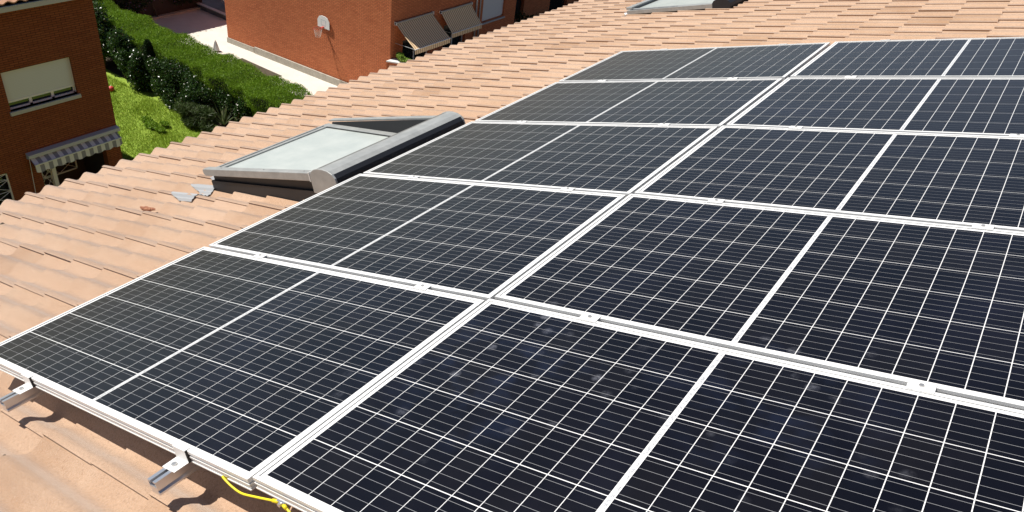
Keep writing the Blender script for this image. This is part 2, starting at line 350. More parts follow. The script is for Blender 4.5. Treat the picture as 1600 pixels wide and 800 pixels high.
# ------------------------------------------------------------------ solar panels
HL = .8045; PVc = .1585 * .99; GAP = .0674; SEAM = .0588
AL, AW = 2 * HL, 6 * PVc
MU, MV = .0243, .0230
ro = [0, .0078, .0163, .0275, .031]; rv = [0, -.003, -.0082, -.0099, .001]
Rc = Matrix.Rotation(math.sqrt(.0004**2 + .0168**2 + .0047**2), 4, Vector((-.0004, .0168, -.0047)))
ROWF = RM
def panel_matrix(r, c):
    v = r * (AW + GAP) + rv[r]
    if c == 0: return RM @ Matrix.Translation((-AL + ro[r], v, 0))
    return RM @ Matrix.Translation((SEAM, .0093, .0038)) @ Rc @ Matrix.Translation((ro[r], v, 0))
def panel_meshes():
    fr = MB(); lip = .0115; x0, x1, y0, y1 = -MU, AL + MU, -MV, AW + MV
    rc_ = .0032                                       # outer faces are recessed between a top lip, a middle rib and a bottom lip
    fr.box((x0 + rc_, y0 + rc_, -.0345), (x1 - rc_, y0 + rc_ + .0015, .0002)); fr.box((x0 + rc_, y1 - rc_ - .0015, -.0345), (x1 - rc_, y1 - rc_, .0002))
    fr.box((x0 + rc_, y0 + rc_ + .0015, -.0345), (x0 + rc_ + .0015, y1 - rc_ - .0015, .0002)); fr.box((x1 - rc_ - .0015, y0 + rc_ + .0015, -.0345), (x1 - rc_, y1 - rc_ - .0015, .0002))
    fr.box((x0, y0, .0003), (x1, y0 + lip, .0018)); fr.box((x0, y1 - lip, .0003), (x1, y1, .0018))
    fr.box((x0, y0 + lip, .0003), (x0 + lip, y1 - lip, .0018)); fr.box((x1 - lip, y0 + lip, .0003), (x1, y1 - lip, .0018))
    for z, hz in ((-.0035, .0037), (-.0175, .0020), (-.0335, .0018)):
        zt2 = z + hz
        for (a, b_) in (((x0, y0, z - hz), (x1, y0 + rc_ - .0001, zt2)), ((x0, y1 - rc_ + .0001, z - hz), (x1, y1, zt2)), ((x0, y0 + rc_, z - hz), (x0 + rc_ - .0001, y1 - rc_, zt2)), ((x1 - rc_ + .0001, y0 + rc_, z - hz), (x1, y1 - rc_, zt2))): fr.box(a, b_)
    fr.box((x0 + .006, y0 + .006, -.0355), (x1 - .006, y0 + .03, -.0346)); fr.box((x0 + .006, y1 - .03, -.0355), (x1 - .006, y1 - .006, -.0346))
    bs = MB(); bs.box((x0 + .0055, y0 + .0055, -.006), (x1 - .0055, y1 - .0055, -.0015))
    hs = .0075                                                            # half width of the middle strip
    pu = (HL - hs) / 10; gu, gv = .0024, .0029
    ce = []
    for s_ in (0, 1):
        for i in range(10):
            a0 = (0 if s_ == 0 else HL + hs) + i * pu
            for j in range(6):
                xa, xb = a0 + gu / 2, a0 + pu - gu / 2; ya, yb = j * PVc + gv / 2, (j + 1) * PVc - gv / 2
                ce.append([(xa, ya, -.0010), (xb, ya, -.0010), (xb, yb, -.0010), (xa, yb, -.0010)])
    bu = []
    for s_ in (0, 1):
        a0 = 0 if s_ == 0 else HL + hs
        for j in range(6):
            for q in range(5):
                y = j * PVc + PVc * (q + .5) / 5
                for i in range(10): bu.append([(a0 + i * pu + gu / 2, y - .00058, -.0006), (a0 + (i + 1) * pu - gu / 2, y - .00058, -.0006), (a0 + (i + 1) * pu - gu / 2, y + .00058, -.0006), (a0 + i * pu + gu / 2, y + .00058, -.0006)])
    st = [[(HL - .0042, .002, -.0006), (HL + .0042, .002, -.0006), (HL + .0042, AW - .002, -.0006), (HL - .0042, AW - .002, -.0006)]]
    return fr, bs, ce, bu, st
rown = ['nearest', 'second', 'third', 'fourth', 'farthest']
where = [['front left panel, whose frame has the yellow cable and two rail ends under it', 'front right panel, marked with dried splashes, at the bottom of the photo'],
         ['left panel of the second row from the front', 'right panel of the second row from the front'],
         ['left panel of the third row, beside the open skylight', 'right panel of the middle row, third from the front'],
         ['left panel of the fourth row, touching the far end of the skylight box', 'right panel of the fourth row from the front'],
         ['left panel of the farthest row, small and greyish', 'right panel of the farthest row, at the upper right']]
proto = None
for r in range(5):
    for c in range(2):
        lab = 'black solar ' + where[r][c]
        lab = {(0, 0): 'black front left solar panel with yellow cable and two rail ends below', (0, 1): 'black front right solar panel with dried splashes, cut by the bottom of the photo'}.get((r, c), 'black solar panel, ' + where[r][c].replace('touching the far end of the skylight box', 'by the far skylight end'))
        e = empty('solar_panel', lab, 'solar panel', 'solar panels in two columns and five rows on the roof')
        e.matrix_world = panel_matrix(r, c)
        if proto is None:
            fr, bs, ce, bu, st = panel_meshes()
            proto = [fr.build('frame', ALU, e), bs.build('backsheet', BACK, e), quads('cells', ce, CELL, e), quads('busbars', bu, BUS, e), quads('middle_strip', st, STRIP, e)]
        else:
            for p_ in proto:
                q = p_.copy(); C.objects.link(q); q.parent = e

# rails and clamps
RAILU = [(-1.225, 0), (-.280, 0), (.325, 1), (1.270, 1)]
lineName = ['the leftmost rail', 'the second rail from left', 'the third rail from left', 'the rightmost rail']
def colM(c): return RM if c == 0 else RM @ Matrix.Translation((SEAM, .0093, .0038)) @ Rc
def hexbolt(mb, x, y, z, r=.0065, h=.005):
    mb.prism([(x + r * math.cos(PI / 3 * k), y + r * math.sin(PI / 3 * k), z) for k in range(6)], (0, 0, h))
bolt_proto = None
for li, (u_, c) in enumerate(RAILU):
    uu = u_ if c == 0 else u_ - 0.0
    MT = colM(c)
    rail = MB(); y0, y1 = -.122, 5 * (AW + GAP) + .07
    w2 = .020
    # hollow C-shaped extrusion: outline in (u,h) swept along v
    out = [(-w2, -.078), (w2, -.078), (w2, -.072), (w2 - .006, -.0665), (w2 - .006, -.062), (w2, -.0585), (w2, -.0358), (.006, -.0358), (.006, -.040), (w2 - .003, -.040), (w2 - .003, -.055), (-w2 + .003, -.055), (-w2 + .003, -.040), (-.006, -.040), (-.006, -.0358), (-w2, -.0358), (-w2, -.0585), (-w2 + .006, -.062), (-w2 + .006, -.0665), (-w2, -.072)]
    rail.prism([(uu + a, y0, h) for a, h in out], (0, y1 - y0, 0))
    e = rail.build('mounting_rail', RAILM); e.matrix_world = MT
    tag(e, ['silver rail under the panels, its end poking out at the left photo edge', 'silver rail under the panels, its end poking out left of the yellow cable', 'silver rail hidden under the right panel column, nearest to the long seam', 'silver rail hidden under the right panel column, far from the long seam'][li], 'rail', 'mounting rails under the solar panels')
    for g in range(6):
        if g in (0, 5):      # end clamps
            yv = -MV if g == 0 else 5 * AW + 4 * GAP + rv[4] + MV; sg = -1 if g == 0 else 1
            lab = 'end clamp at the %s edge of the array, over %s' % ('front' if g == 0 else 'far', lineName[li])
            e = empty('end_clamp', lab, 'clamp', 'clamps holding the panel frames'); e.matrix_world = MT
            cl = MB(); xx = uu + .004
            def Y(a): return yv + sg * a
            def bxx(a, b_): cl.box((a[0], min(a[1], b_[1]), a[2]), (b_[0], max(a[1], b_[1]), b_[2]))
            bxx((xx - .030, Y(-.012), .0022), (xx + .030, Y(.0055), .0048)); bxx((xx - .030, Y(.0025), -.0330), (xx + .030, Y(.0055), .0022)); bxx((xx - .030, Y(.0025), -.0355), (xx + .030, Y(.050), -.0330))
            cl.build('bracket', ALU, e, bevel=.0008)
            bo = MB(); hexbolt(bo, xx, Y(.030), -.0330, .008, .006); bo.build('bolt', STEEL, e)
            sd = MB(); sd.box((xx + .0305, min(Y(-.001), Y(.006)), -.034), (xx + .0335, max(Y(-.001), Y(.006)), .004)); sd.build('rubber_end', RUBBER, e)
        else:
            ym = g * (AW + GAP) - GAP / 2 + (rv[g] + rv[g - 1]) / 2
            lab = 'small clamp between panel rows %s, over %s' % (("one and two", "two and three", "three and four", "four and five")[g - 1], lineName[li])
            e = empty('mid_clamp', lab, 'clamp', 'clamps holding the panel frames'); e.matrix_world = MT
            px_ = uu + .015 * ((g * 3 + li) % 3 - 1) * .6 + (.03 if c == 1 else .012)
            cl = MB(); cl.box((px_ - .031, ym - .020, .0022), (px_ + .031, ym + .020, .0050)); cl.box((px_ - .031, ym - .0075, -.020), (px_ + .031, ym - .0055, .0022)); cl.box((px_ - .031, ym + .0055, -.020), (px_ + .031, ym + .0075, .0022))
            cl.build('bracket', ALU, e, bevel=.0008)
            bo = MB(); hexbolt(bo, px_, ym, .0050, .0065, .004); bo.build('bolt', STEEL, e)
# feet between rails and tiles (only the two nearest can be glimpsed)
# yellow earth cable
cab = empty('earthing_cable', 'yellow earthing cable hanging under the front frame near the seam', 'cable')
w_ = MB()
def spl(P, k=8):
    out = []; P = [np.array(p) for p in P]; P = [2 * P[0] - P[1]] + P + [2 * P[-1] - P[-2]]
    for i in range(1, len(P) - 2):
        for t in np.linspace(0, 1, k, endpoint=False):
            a, b_, c_, d = P[i - 1:i + 3]; out.append(.5 * ((2 * b_) + (-a + c_) * t + (2 * a - 5 * b_ + 4 * c_ - d) * t * t + (-a + 3 * b_ - 3 * c_ + d) * t ** 3))
    return out + [P[-2]]
p1 = [R(*p) for p in spl([(-.078, -.015, -.028), (-.072, -.034, -.010), (-.058, -.040, -.014), (-.029, -.042, -.027), (.008, -.042, -.034), (.065, -.040, -.025), (.125, -.036, -.005), (.150, -.033, .004)])]
p1 = [R(*p) for p in spl([(-.080, -.022, -.034), (-.074, -.033, -.016), (-.058, -.038, -.016), (-.029, -.040, -.028), (.008, -.040, -.035), (.065, -.038, -.026), (.110, -.034, -.020), (.135, -.032, -.016)])]
p2 = [R(*p) for p in spl([(.182, -.034, -.018), (.200, -.037, -.026), (.230, -.038, -.032), (.270, -.038, -.034), (.320, -.034, -.040), (.36, -.010, -.05)])]
w_.tube(p1, .0029, 8); w_.tube(p2, .0029, 8); w_.build('wire', YEL, cab, smooth=True)
sv = MB(); sv.tube([R(.130, -.0325, -.0165), R(.152, -.031, -.0135)], .0050, 10); sv.tube([R(.172, -.033, -.0135), R(.184, -.035, -.020)], .0050, 10); sv.build('sleeve', YELT, cab, smooth=True)
lg = MB(R); lg.box((.148, -.0335, -.021), (.176, -.0285, -.008)); lg.build('lug', RAILM, cab)
bo = MB(); bo.tube([R(.162, -.027, -.014), R(.162, -.040, -.014)], .006, 6); bo.build('bolt', STEEL, cab)

# ------------------------------------------------------------------ skylights
def skylight(u0, v0, label, open_):
    e = empty('skylight', label, 'skylight', 'roof skylights with shutter boxes')
    e.matrix_world = RM @ Matrix.Translation((u0, v0, 0))
    W, Lu = 1.15, 1.08
    cb = MB()      # dark curb: four walls
    cb.box((.04, .015, -.26), (Lu + .19, .045, -.085)); cb.box((.04, W - .045, -.24), (Lu + .20, W - .015, -.085))
    cb.box((.04, .045, -.24), (.07, W - .045, -.085)); cb.box((Lu + .17, .045, -.24), (Lu + .20, W - .045, -.085)); cb.build('curb', DGREY, e)
    tops = ((-.002, .032) if open_ else (-.088, -.083))
    for (ya, yb, inner) in ((0, .05, 1), (W - .05, W, 0)):
        s_ = MB(); h0, h1 = tops; tb = .050 if inner or not open_ else .014
        s_.prism([(0, ya, h0 - .006), (.012, ya, h0), (Lu, ya, h1), (Lu, ya, h1 - tb), (.015, ya, h0 - tb + .004), (0, ya, h0 - tb * .6)], (0, yb - ya, 0)); s_.build('side_rail', GREYP, e, bevel=.004)
        if open_:
            d_ = MB(); yy = (yb - .004) if inner else (ya + .0)
            d_.prism([(.05, yy - .012, -.10), (.05, yy - .012, h0 - (.040 if inner else .013)), (Lu - .02, yy - .012, h1 - .013), (Lu - .02, yy - .012, -.20)], (0, .011, 0)); d_.build('side_cheek', DGREY, e)
    a0, a1 = ((-.036, -.125) if open_ else (-.095, -.100))
    if not open_: full_dz = -.045
    def gh(x): return a0 + (a1 - a0) * x / Lu
    s_ = MB(); s_.prism([(.05, .115, gh(.05)), (Lu + .06, .115, gh(Lu + .06)), (Lu + .06, .115, gh(Lu + .06) - .012), (.05, .115, gh(.05) - .012)], (0, W - .23, 0)); s_.build('glass_pane', SHUT, e)
    for ya in (.055, W - .115):
        s_ = MB(); s_.prism([(.0, ya, gh(0) + .012), (Lu + .06, ya, gh(Lu + .06) + .012), (Lu + .06, ya, gh(Lu + .06) - .02), (.0, ya, gh(0) - .02)], (0, .06, 0)); s_.build('sash_rail', GREYP, e, bevel=.003)
    for ya in (.115, W - .121):
        s_ = MB(); s_.prism([(.05, ya, gh(.05) + .002), (Lu, ya, gh(Lu) + .002), (Lu, ya, gh(Lu) + .006), (.05, ya, gh(.05) + .006)], (0, .006, 0)); s_.build('gasket', RUBBER, e)
    for xx in (.18, .62, Lu - .08):
        s_ = MB(); hexbolt(s_, xx, .026, tops[0] + (tops[1] - tops[0]) * xx / Lu - .0005, .005, .003); s_.build('screw', STEEL, e)
    s_ = MB(); s_.box((-.03, .052, -.060), (.05, W - .052, gh(0) + .006)); s_.box((.005, .06, gh(0) + .006), (.015, W - .06, gh(0) + .012)); s_.build('bottom_rail', GREYP, e, bevel=.004)
    # roller shutter box: D-shaped profile along v
    pr = [(Lu - .005, -.09), (Lu - .006, .012), (Lu + .010, .036), (Lu + .035, .050), (Lu + .075, .057), (Lu + .110, .056)]
    ligh = [(Lu + .115, .0555), (Lu + .155, .047), (Lu + .185, .030), (Lu + .203, .006)]
    full = pr + ligh + [(Lu + .208, -.03), (Lu + .180, -.10)]
    if not open_: full = [(a, h - .095) for a, h in full]
    bx_ = MB(); bx_.prism([(a, .012, h) for a, h in full], (0, W - .024, 0)); bo_ = bx_.build('shutter_box', DGREY, e)
    bo_.data.materials.append(MGREY); bo_.data.materials.append(GREYP)
    for f in bo_.data.polygons:
        cx = f.center
        if open_ and abs(f.normal.y) < .5 and cx.z > .035 and cx.x > Lu: f.material_index = 1 if cx.x < Lu + .08 else 2
    for ya in (-.002, W - .012):
        s_ = MB(); s_.prism([(a, ya, h + (.003 if h > -.1 else 0)) for a, h in full], (0, .014, 0)); cp_ = s_.build('end_cap', GREYP if open_ else DGREY, bo_, bevel=.003)
    sc = MB(); sc.box((Lu - .012, -.004, -.02), (Lu - .006, .052, .036)); sc.build('joint_strip', WHITE, e)
    # pleated flashing lapping over the tiles at the bottom corner
    fl = MB(); n_ = 120; prev = None
    for i in range(n_ + 1):
        t = i / n_; vv = (-.17 if open_ else .02) + t * (W + (.27 if open_ else -.02))
        hw = -.1805 + .0165 * math.cos(2 * PI * ((v0 + vv) - V0) / (PV_ / 2)) + .030 + .006 * (i % 2)
        cr = .5 + .5 * math.cos(2 * PI * ((v0 + vv) - V0) / (PV_ / 2))
        cur = [fl.vt((-.06 - (.19 if open_ else .05) * cr ** 1.2, vv, hw - .004)), fl.vt((.05, vv, hw))]
        if prev: fl.f.append([prev[0], cur[0], cur[1], prev[1]])
        prev = cur
    fl.build('flashing', LEAD, e)
    return e
skylight(-2.98, 1.85, 'open grey framed skylight beside the left column of panels', True)
skylight(-3.04, 7.80, 'far closed skylight cut by the top edge of the photo', False)

# broken bit of terracotta lying on the tiles
bmx = bmesh.new(); bmesh.ops.create_icosphere(bmx, subdivisions=3, radius=1)
for v in bmx.verts: v.co = Vector((v.co.x * .085, v.co.y * .018, v.co.z * .013)) * (1 + .25 * math.sin(v.co.x * 7 + v.co.y * 5) * random.uniform(.4, 1))
me = bpy.data.meshes.new('tile_fragment'); bmx.to_mesh(me); bmx.free()
o = link('tile_fragment', me, TERRA); o.matrix_world = RM @ Matrix.Translation((-3.12, 1.485, -.146)); tag(o, 'small reddish piece of broken clay lying on the pale tiles left of the skylight', 'tile fragment')

def pebble(u, v, r, label):
    bmx = bmesh.new(); bmesh.ops.create_icosphere(bmx, subdivisions=2, radius=r)
    for vt in bmx.verts: vt.co *= random.uniform(.7, 1.2)
    me = bpy.data.meshes.new('debris_chip'); bmx.to_mesh(me); bmx.free()
    k = v - V0; hh = -.1815 + .0195 * math.cos(2 * PI * k / (PV_ / 2)) + .011 + .012
    o = link('debris_chip', me, BARK); o.matrix_world = RM @ Matrix.Translation((u, v, hh + r * .4)); tag(o, label, 'debris')
pebble(-4.02, .98, .013, 'dark chip lying on the tiles at the far left edge of the photo')
pebble(-1.06, -.22, .006, 'tiny dark chip on the near tiles at the bottom left')

# ------------------------------------------------------------------ neighbour house with shaded brick front (left)
def grille(mb, X, y0, y1, z0, z1, step=.16, r=.008):
    mb.box((X - .02, y0, z0), (X + .02, y0 + .04, z1)); mb.box((X - .02, y1 - .04, z0), (X + .02, y1, z1))
    mb.box((X - .02, y0, z1 - .04), (X + .02, y1, z1)); mb.box((X - .02, y0, z0), (X + .02, y1, z0 + .04))
    z = z0 + .04
    while z < z1 - .05:
        z2 = min(z + .36, z1 - .04); mid = (y0 + y1) / 2
        mb.tube([(X, y0, z2), (X, y1, z2)], r, 6)
        mb.tube([(X, y0, z), (X, mid, z2)], r, 6); mb.tube([(X, mid, z2), (X, y1, z)], r, 6); mb.tube([(X, y0, z2), (X, mid, z)], r, 6); mb.tube([(X, mid, z), (X, y1, z2)], r, 6)
        z = z2
def wall_x(mb, X, y0, y1, z0, z1, holes, t=.25):       # facade at x=X with rectangular openings, thickness t towards -x
    ys = sorted({y0, y1, *[h[0] for h in holes], *[h[1] for h in holes]}); zs = sorted({z0, z1, *[h[2] for h in holes], *[h[3] for h in holes]})
    for i in range(len(ys) - 1):
        for j in range(len(zs) - 1):
            cy, cz = (ys[i] + ys[i + 1]) / 2, (zs[j] + zs[j + 1]) / 2
            if any(h[0] < cy < h[1] and h[2] < cz < h[3] for h in holes): continue
            mb.poly([(X, ys[i], zs[j]), (X, ys[i + 1], zs[j]), (X, ys[i + 1], zs[j + 1]), (X, ys[i], zs[j + 1])])
    for (a, b_, c_, d) in holes:
        mb.poly([(X, a, c_), (X - t, a, c_), (X - t, a, d), (X, a, d)]); mb.poly([(X, b_, c_), (X - t, b_, c_), (X - t, b_, d), (X, b_, d)])
        mb.poly([(X, a, d), (X - t, a, d), (X - t, b_, d), (X, b_, d)]); mb.poly([(X, a, c_), (X - t, a, c_), (X - t, b_, c_), (X, b_, c_)])
X1 = -21.0
h1 = empty('brick_house', 'shaded dark brick house at the left edge with a cream roller shutter', 'house', loc=(-25, 6, 0))
win = (8.23, 10.17, 4.66, 5.80); por = (8.60, 10.65, 0.0, 2.86); gt = (6.2, 7.70, 1.2, 2.92)
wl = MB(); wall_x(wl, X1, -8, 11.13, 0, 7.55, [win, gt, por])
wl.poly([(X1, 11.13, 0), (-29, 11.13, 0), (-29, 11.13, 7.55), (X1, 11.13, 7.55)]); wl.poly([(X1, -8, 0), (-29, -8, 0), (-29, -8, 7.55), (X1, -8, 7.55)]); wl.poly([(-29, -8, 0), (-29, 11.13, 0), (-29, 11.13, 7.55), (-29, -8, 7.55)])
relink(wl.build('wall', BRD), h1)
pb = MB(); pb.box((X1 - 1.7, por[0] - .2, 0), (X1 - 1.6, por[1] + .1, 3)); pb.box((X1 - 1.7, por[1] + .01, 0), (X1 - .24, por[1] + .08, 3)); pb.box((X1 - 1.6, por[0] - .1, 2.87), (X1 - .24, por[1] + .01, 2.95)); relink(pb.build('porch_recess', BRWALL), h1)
def roof_scallop(name, mat_, parent, xe, xi, y0, y1, z, rise, reach):      # eave tiles with a wavy lower edge facing +x
    mb = MB(); n_ = int((y1 - y0) / .05); prev = None
    for i in range(n_ + 1):
        y = y0 + (y1 - y0) * i / n_; hh = .03 * math.cos(2 * PI * y / .30)
        cur = [mb.vt((xe, y, z + hh - .03)), mb.vt((xe, y, z + hh)), mb.vt((xi, y, z + hh + rise))]
        if prev:
            for k_ in range(2): mb.f.append([prev[k_], cur[k_], cur[k_ + 1], prev[k_ + 1]])
        prev = cur
    return relink(mb.build(name, mat_, smooth=False), parent)
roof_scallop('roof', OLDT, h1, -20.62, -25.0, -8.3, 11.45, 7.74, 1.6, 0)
r2 = MB(); r2.poly([(-25, -8.3, 9.34), (-25, 11.45, 9.34), (-29.4, 11.45, 7.7), (-29.4, -8.3, 7.7)]); r2.poly([(X1, 11.13, 7.55), (-29, 11.13, 7.55), (-25, 11.13, 9.25)]); relink(r2.build('rear_roof_slope', OLDT), h1)
sf = MB(); sf.box((-20.75, -8.3, 7.52), (-21.2, 11.40, 7.58)); relink(sf.build('soffit', DARKF), h1)
gu_ = MB(); gu_.box((-20.75, -8.3, 7.50), (-20.60, 11.4, 7.63)); gu_.box((-20.61, -8.3, 7.63), (-20.585, 11.4, 7.65)); relink(gu_.build('gutter', GUT, bevel=.01), h1)
wf = MB()
for a, b_ in (((X1 - .20, win[0], win[2]), (X1 - .14, win[0] + .05, win[3])), ((X1 - .20, win[1] - .05, win[2]), (X1 - .14, win[1], win[3])), ((X1 - .20, win[0], win[2]), (X1 - .14, win[1], win[2] + .05)), ((X1 - .20, 8.84, win[2]), (X1 - .14, 8.92, win[3])), ((X1 - .20, 9.47, win[2]), (X1 - .14, 9.55, win[3]))): wf.box(a, b_)
W1 = relink(wf.build('window', WHITE), h1)
q = MB().box((X1 - .19, win[0], win[2]), (X1 - .175, win[1], win[3])).build('pane', GLASSD, W1)
q = MB().box((X1 - .115, win[0] + .02, win[2] + .27), (X1 - .10, win[1] - .02, win[3])).build('roller_shutter', SHADEW, W1)
sb = MB(); sb.box((X1 - .125, win[0] + .01, win[2] + .22), (X1 - .09, win[1] - .01, win[2] + .27)); sb.box((X1 - .13, win[0], win[2] + .04), (X1 - .09, win[0] + .02, win[3])); sb.box((X1 - .13, win[1] - .02, win[2] + .04), (X1 - .09, win[1], win[3])); sb.build('shutter_guide', WHITE, W1)
q = MB().box((X1 - .14, win[0] - .04, win[2] - .11), (X1 + .06, win[1] + .05, win[2])).build('sill', SILL, W1, bevel=.006)
dg = MB(); grille(dg, X1 - .35, 8.62, 9.05, .0, 2.8); dg.box((X1 - .40, 9.03, 0), (X1 - .28, 9.15, 2.8)); D1 = relink(dg.build('door', WHITE), h1)
dg = MB(); grille(dg, X1 - 1.45, 9.2, 10.35, 1.5, 2.55); relink(dg.build('window_grille', WHITE), h1)
gg = MB(); grille(gg, X1 - .05, gt[0], gt[1], gt[2], gt[3]); G1 = relink(gg.build('window_grille', WHITE), h1)
q = MB().box((X1 - .22, gt[0], gt[2]), (X1 - .2, gt[1], gt[3])).build('pane', GLASSD, G1)
# striped awning over the porch
aw = empty('porch_awning', 'grey and white striped awning over the porch of the shaded brick house', 'awning', loc=(X1, 9.7, 3.1))
cs_ = MB(); cs_.prism([(X1 + .003, 8.30, 3.34), (X1 + .16, 8.30, 3.30), (X1 + .18, 8.30, 3.20), (X1 + .003, 8.30, 3.14)], (0, 2.84, 0)); relink(cs_.build('cassette', GUT, bevel=.01), aw)
cv = MB(); prev = None
for i in range(58):
    y = 8.36 + i * .0475; sc_ = .05 * abs(math.sin(PI * (y - 8.36) / .30)); cur = [cv.vt((X1 + .05, y, 3.16)), cv.vt((X1 + .27, y, 3.02)), cv.vt((X1 + .28, y, 2.80 - sc_))]
    if prev:
        for k_ in range(2): cv.f.append([prev[k_], cur[k_], cur[k_ + 1], prev[k_ + 1]])
    prev = cur
relink(cv.build('canvas', AWN1), aw)
cv = MB(); cv.box((X1 + .26, 8.36, 3.005), (X1 + .30, 8.36 + 57 * .0475, 3.035)); relink(cv.build('front_bar', WHITE), aw)
cv = MB(); cv.tube([(X1 + .10, 8.33, 3.15), (X1 + .10, 8.20, 1.2)], .008, 6); relink(cv.build('crank_rod', WHITE), aw)

# ------------------------------------------------------------------ sunlit brick house behind
X2 = -21.35; YC = 24.19
def side_y(x): return 24.01 + (x + 24.37) * (.38 / 7.26)
h2 = empty('brick_house', 'orange brick house with a sunlit blank side wall carrying the basketball hoop', 'house', loc=(-26, 28, 0))
xf = -31.88
win2 = (30.93, 32.85, 2.52, 3.95); door2 = (25.0, 26.9, 0.0, 2.9); door3 = (27.9, 29.6, 1.0, 3.0)
wl = MB(); wall_x(wl, X2, YC, 33.9, 0, 8, [win2, door2, door3])
wl.poly([(X2, 33.9, 0), (xf, 33.9, 0), (xf, 33.9, 8), (X2, 33.9, 8)]); wl.poly([(xf, side_y(xf), 0), (xf, 33.9, 0), (xf, 33.9, 8), (xf, side_y(xf), 8)]); wl.poly([(X2, YC, 8), (X2, 33.9, 8), (xf, 33.9, 8), (xf, side_y(xf), 8)])
relink(wl.build('wall', BRY), h2)
wl = MB(); wl.prism([(X2, YC, 0), (X2 - .02, YC + .05, 0), (xf + .02, side_y(xf) + .05, 0), (xf, side_y(xf), 0)], (0, 0, 8)); relink(wl.build('side_wall', BRX), h2)
pl = MB()
for xa, xb, za, th_ in ((xf - .04, -29.98, .29, .045), (-29.92, X2 + .03, .36, .075)):
    pl.prism([(xa, side_y(xa) - th_, 0), (xb, side_y(xb) - th_, 0), (xb, side_y(xb) - .002, 0), (xa, side_y(xa) - .002, 0)], (0, 0, za))
relink(pl.build('plinth', PLINTH, bevel=.012), h2)
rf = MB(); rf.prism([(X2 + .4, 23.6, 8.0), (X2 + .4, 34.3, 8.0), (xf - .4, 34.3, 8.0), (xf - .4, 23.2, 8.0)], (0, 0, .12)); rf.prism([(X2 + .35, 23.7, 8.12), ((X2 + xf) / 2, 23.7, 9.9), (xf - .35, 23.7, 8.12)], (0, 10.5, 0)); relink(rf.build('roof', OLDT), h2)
wf = MB(); 
for a, b_ in (((X2 - .20, win2[0], win2[2]), (X2 - .14, win2[0] + .06, win2[3])), ((X2 - .20, win2[1] - .06, win2[2]), (X2 - .14, win2[1], win2[3])), ((X2 - .20, win2[0], win2[2]), (X2 - .14, win2[1], win2[2] + .06))): wf.box(a, b_)
W2 = relink(wf.build('window', WHITE), h2)
MB().box((X2 - .19, win2[0], win2[2]), (X2 - .175, win2[1], win2[3])).build('pane', GLASSD, W2)
MB().box((X2 - .115, win2[0] + .02, win2[2] + .07), (X2 - .10, win2[1] - .02, win2[3])).build('roller_shutter', SHADEW, W2)
MB().box((X2 - .14, win2[0] - .05, win2[2] - .10), (X2 + .06, win2[1] + .05, win2[2] - .03)).build('sill', SILL, W2, bevel=.006)
dp = MB(); dp.tube([(X2 + .06, 30.30, 0), (X2 + .06, 30.30, 8)], .045, 8); dp.tube([(X2 + .05, 30.62, 0), (X2 + .05, 30.62, 8)], .035, 8); relink(dp.build('drainpipe', GUT, smooth=True), h2)
for (a, b_, c_, d), nm in ((door2, 'terrace_door'), (door3, 'kitchen_window')):
    f_ = MB(); f_.box((X2 - .2, a, c_), (X2 - .14, a + .06, d)); f_.box((X2 - .2, b_ - .06, c_), (X2 - .14, b_, d)); f_.box((X2 - .2, a + .06, d - .06), (X2 - .14, b_ - .06, d)); f_.box((X2 - .2, (a + b_) / 2 - .03, c_), (X2 - .14, (a + b_) / 2 + .03, d - .06))
    F_ = relink(f_.build(nm, WHITE), h2); MB().box((X2 - .19, a, c_), (X2 - .175, b_, d)).build('pane', GLASSD, F_)
def drop_awning(y0, y1, zt_, d, zb, zv, label):
    e = empty('window_awning', label, 'awning', 'striped awnings on the orange brick house', loc=(X2, y0, zt_))
    c_ = MB(); prev = None; n_ = 24
    for i in range(n_ + 1):
        y = y0 + (y1 - y0) * i / n_; cur = [c_.vt((X2 + .06, y, zt_))]
        for t in (.33, .66): cur.append(c_.vt((X2 + .06 + (d - .06) * t, y, zt_ + (zb - zt_) * t - .035 * math.sin(PI * t))))
        cur += [c_.vt((X2 + d, y, zb)), c_.vt((X2 + d + .01, y, zv))]
        if prev:
            for k_ in range(4): c_.f.append([prev[k_], cur[k_], cur[k_ + 1], prev[k_ + 1]])
        prev = cur
    relink(c_.build('canvas', AWN2), e)
    b_ = MB(); b_.tube([(X2 + d + .005, y0 - .02, zb), (X2 + d + .005, y1 + .02, zb)], .022, 8); relink(b_.build('front_bar', WHITE), e)
    b_ = MB(); b_.tube([(X2 + .07, y0 - .05, zt_ + .02), (X2 + .07, y1 + .05, zt_ + .02)], .045, 8); relink(b_.build('roller_tube', mat('tube_beige', (.45, .40, .32), .6)), e)
    for y in (y0 + .02, y1 - .02): b_ = MB(); b_.tube([(X2 + .02, y, zb - .05), (X2 + d, y, zb)], .010, 6); relink(b_.build('arm', GUT), e)
    for y in (y0 - .05, y1 + .03): b_ = MB(); b_.box((X2 + .003, y, zt_ - .05), (X2 + .12, y + .03, zt_ + .08)); relink(b_.build('bracket', WHITE), e)
drop_awning(24.45, 26.9, 3.80, 1.20, 2.97, 2.75, 'larger beige striped awning, nearer to the sunlit wall corner')
drop_awning(27.55, 29.82, 3.71, .80, 2.92, 2.71, 'smaller beige striped awning, next to the drainpipes')
# low planter wall and its plants at the foot of the shaded front
pw = empty('brick_planter', 'red brick planter with a white coping below the larger beige awning', 'planter', loc=(-20.6, 24.2, 0))
q = MB(); q.prism([(X2 + .01, 23.95, 0), (X2 + 1.25, 24.6, 0), (X2 + 1.25, 24.95, 0), (X2 + .01, 24.4, 0)], (0, 0, 2.18)); relink(q.build('wall', BRX), pw)
q = MB(); q.prism([(X2 + .01, 23.92, 2.18), (X2 + 1.30, 24.58, 2.18), (X2 + 1.30, 25.0, 2.18), (X2 + .01, 24.44, 2.18)], (0, 0, .06)); relink(q.build('coping', WHITE, bevel=.01), pw)

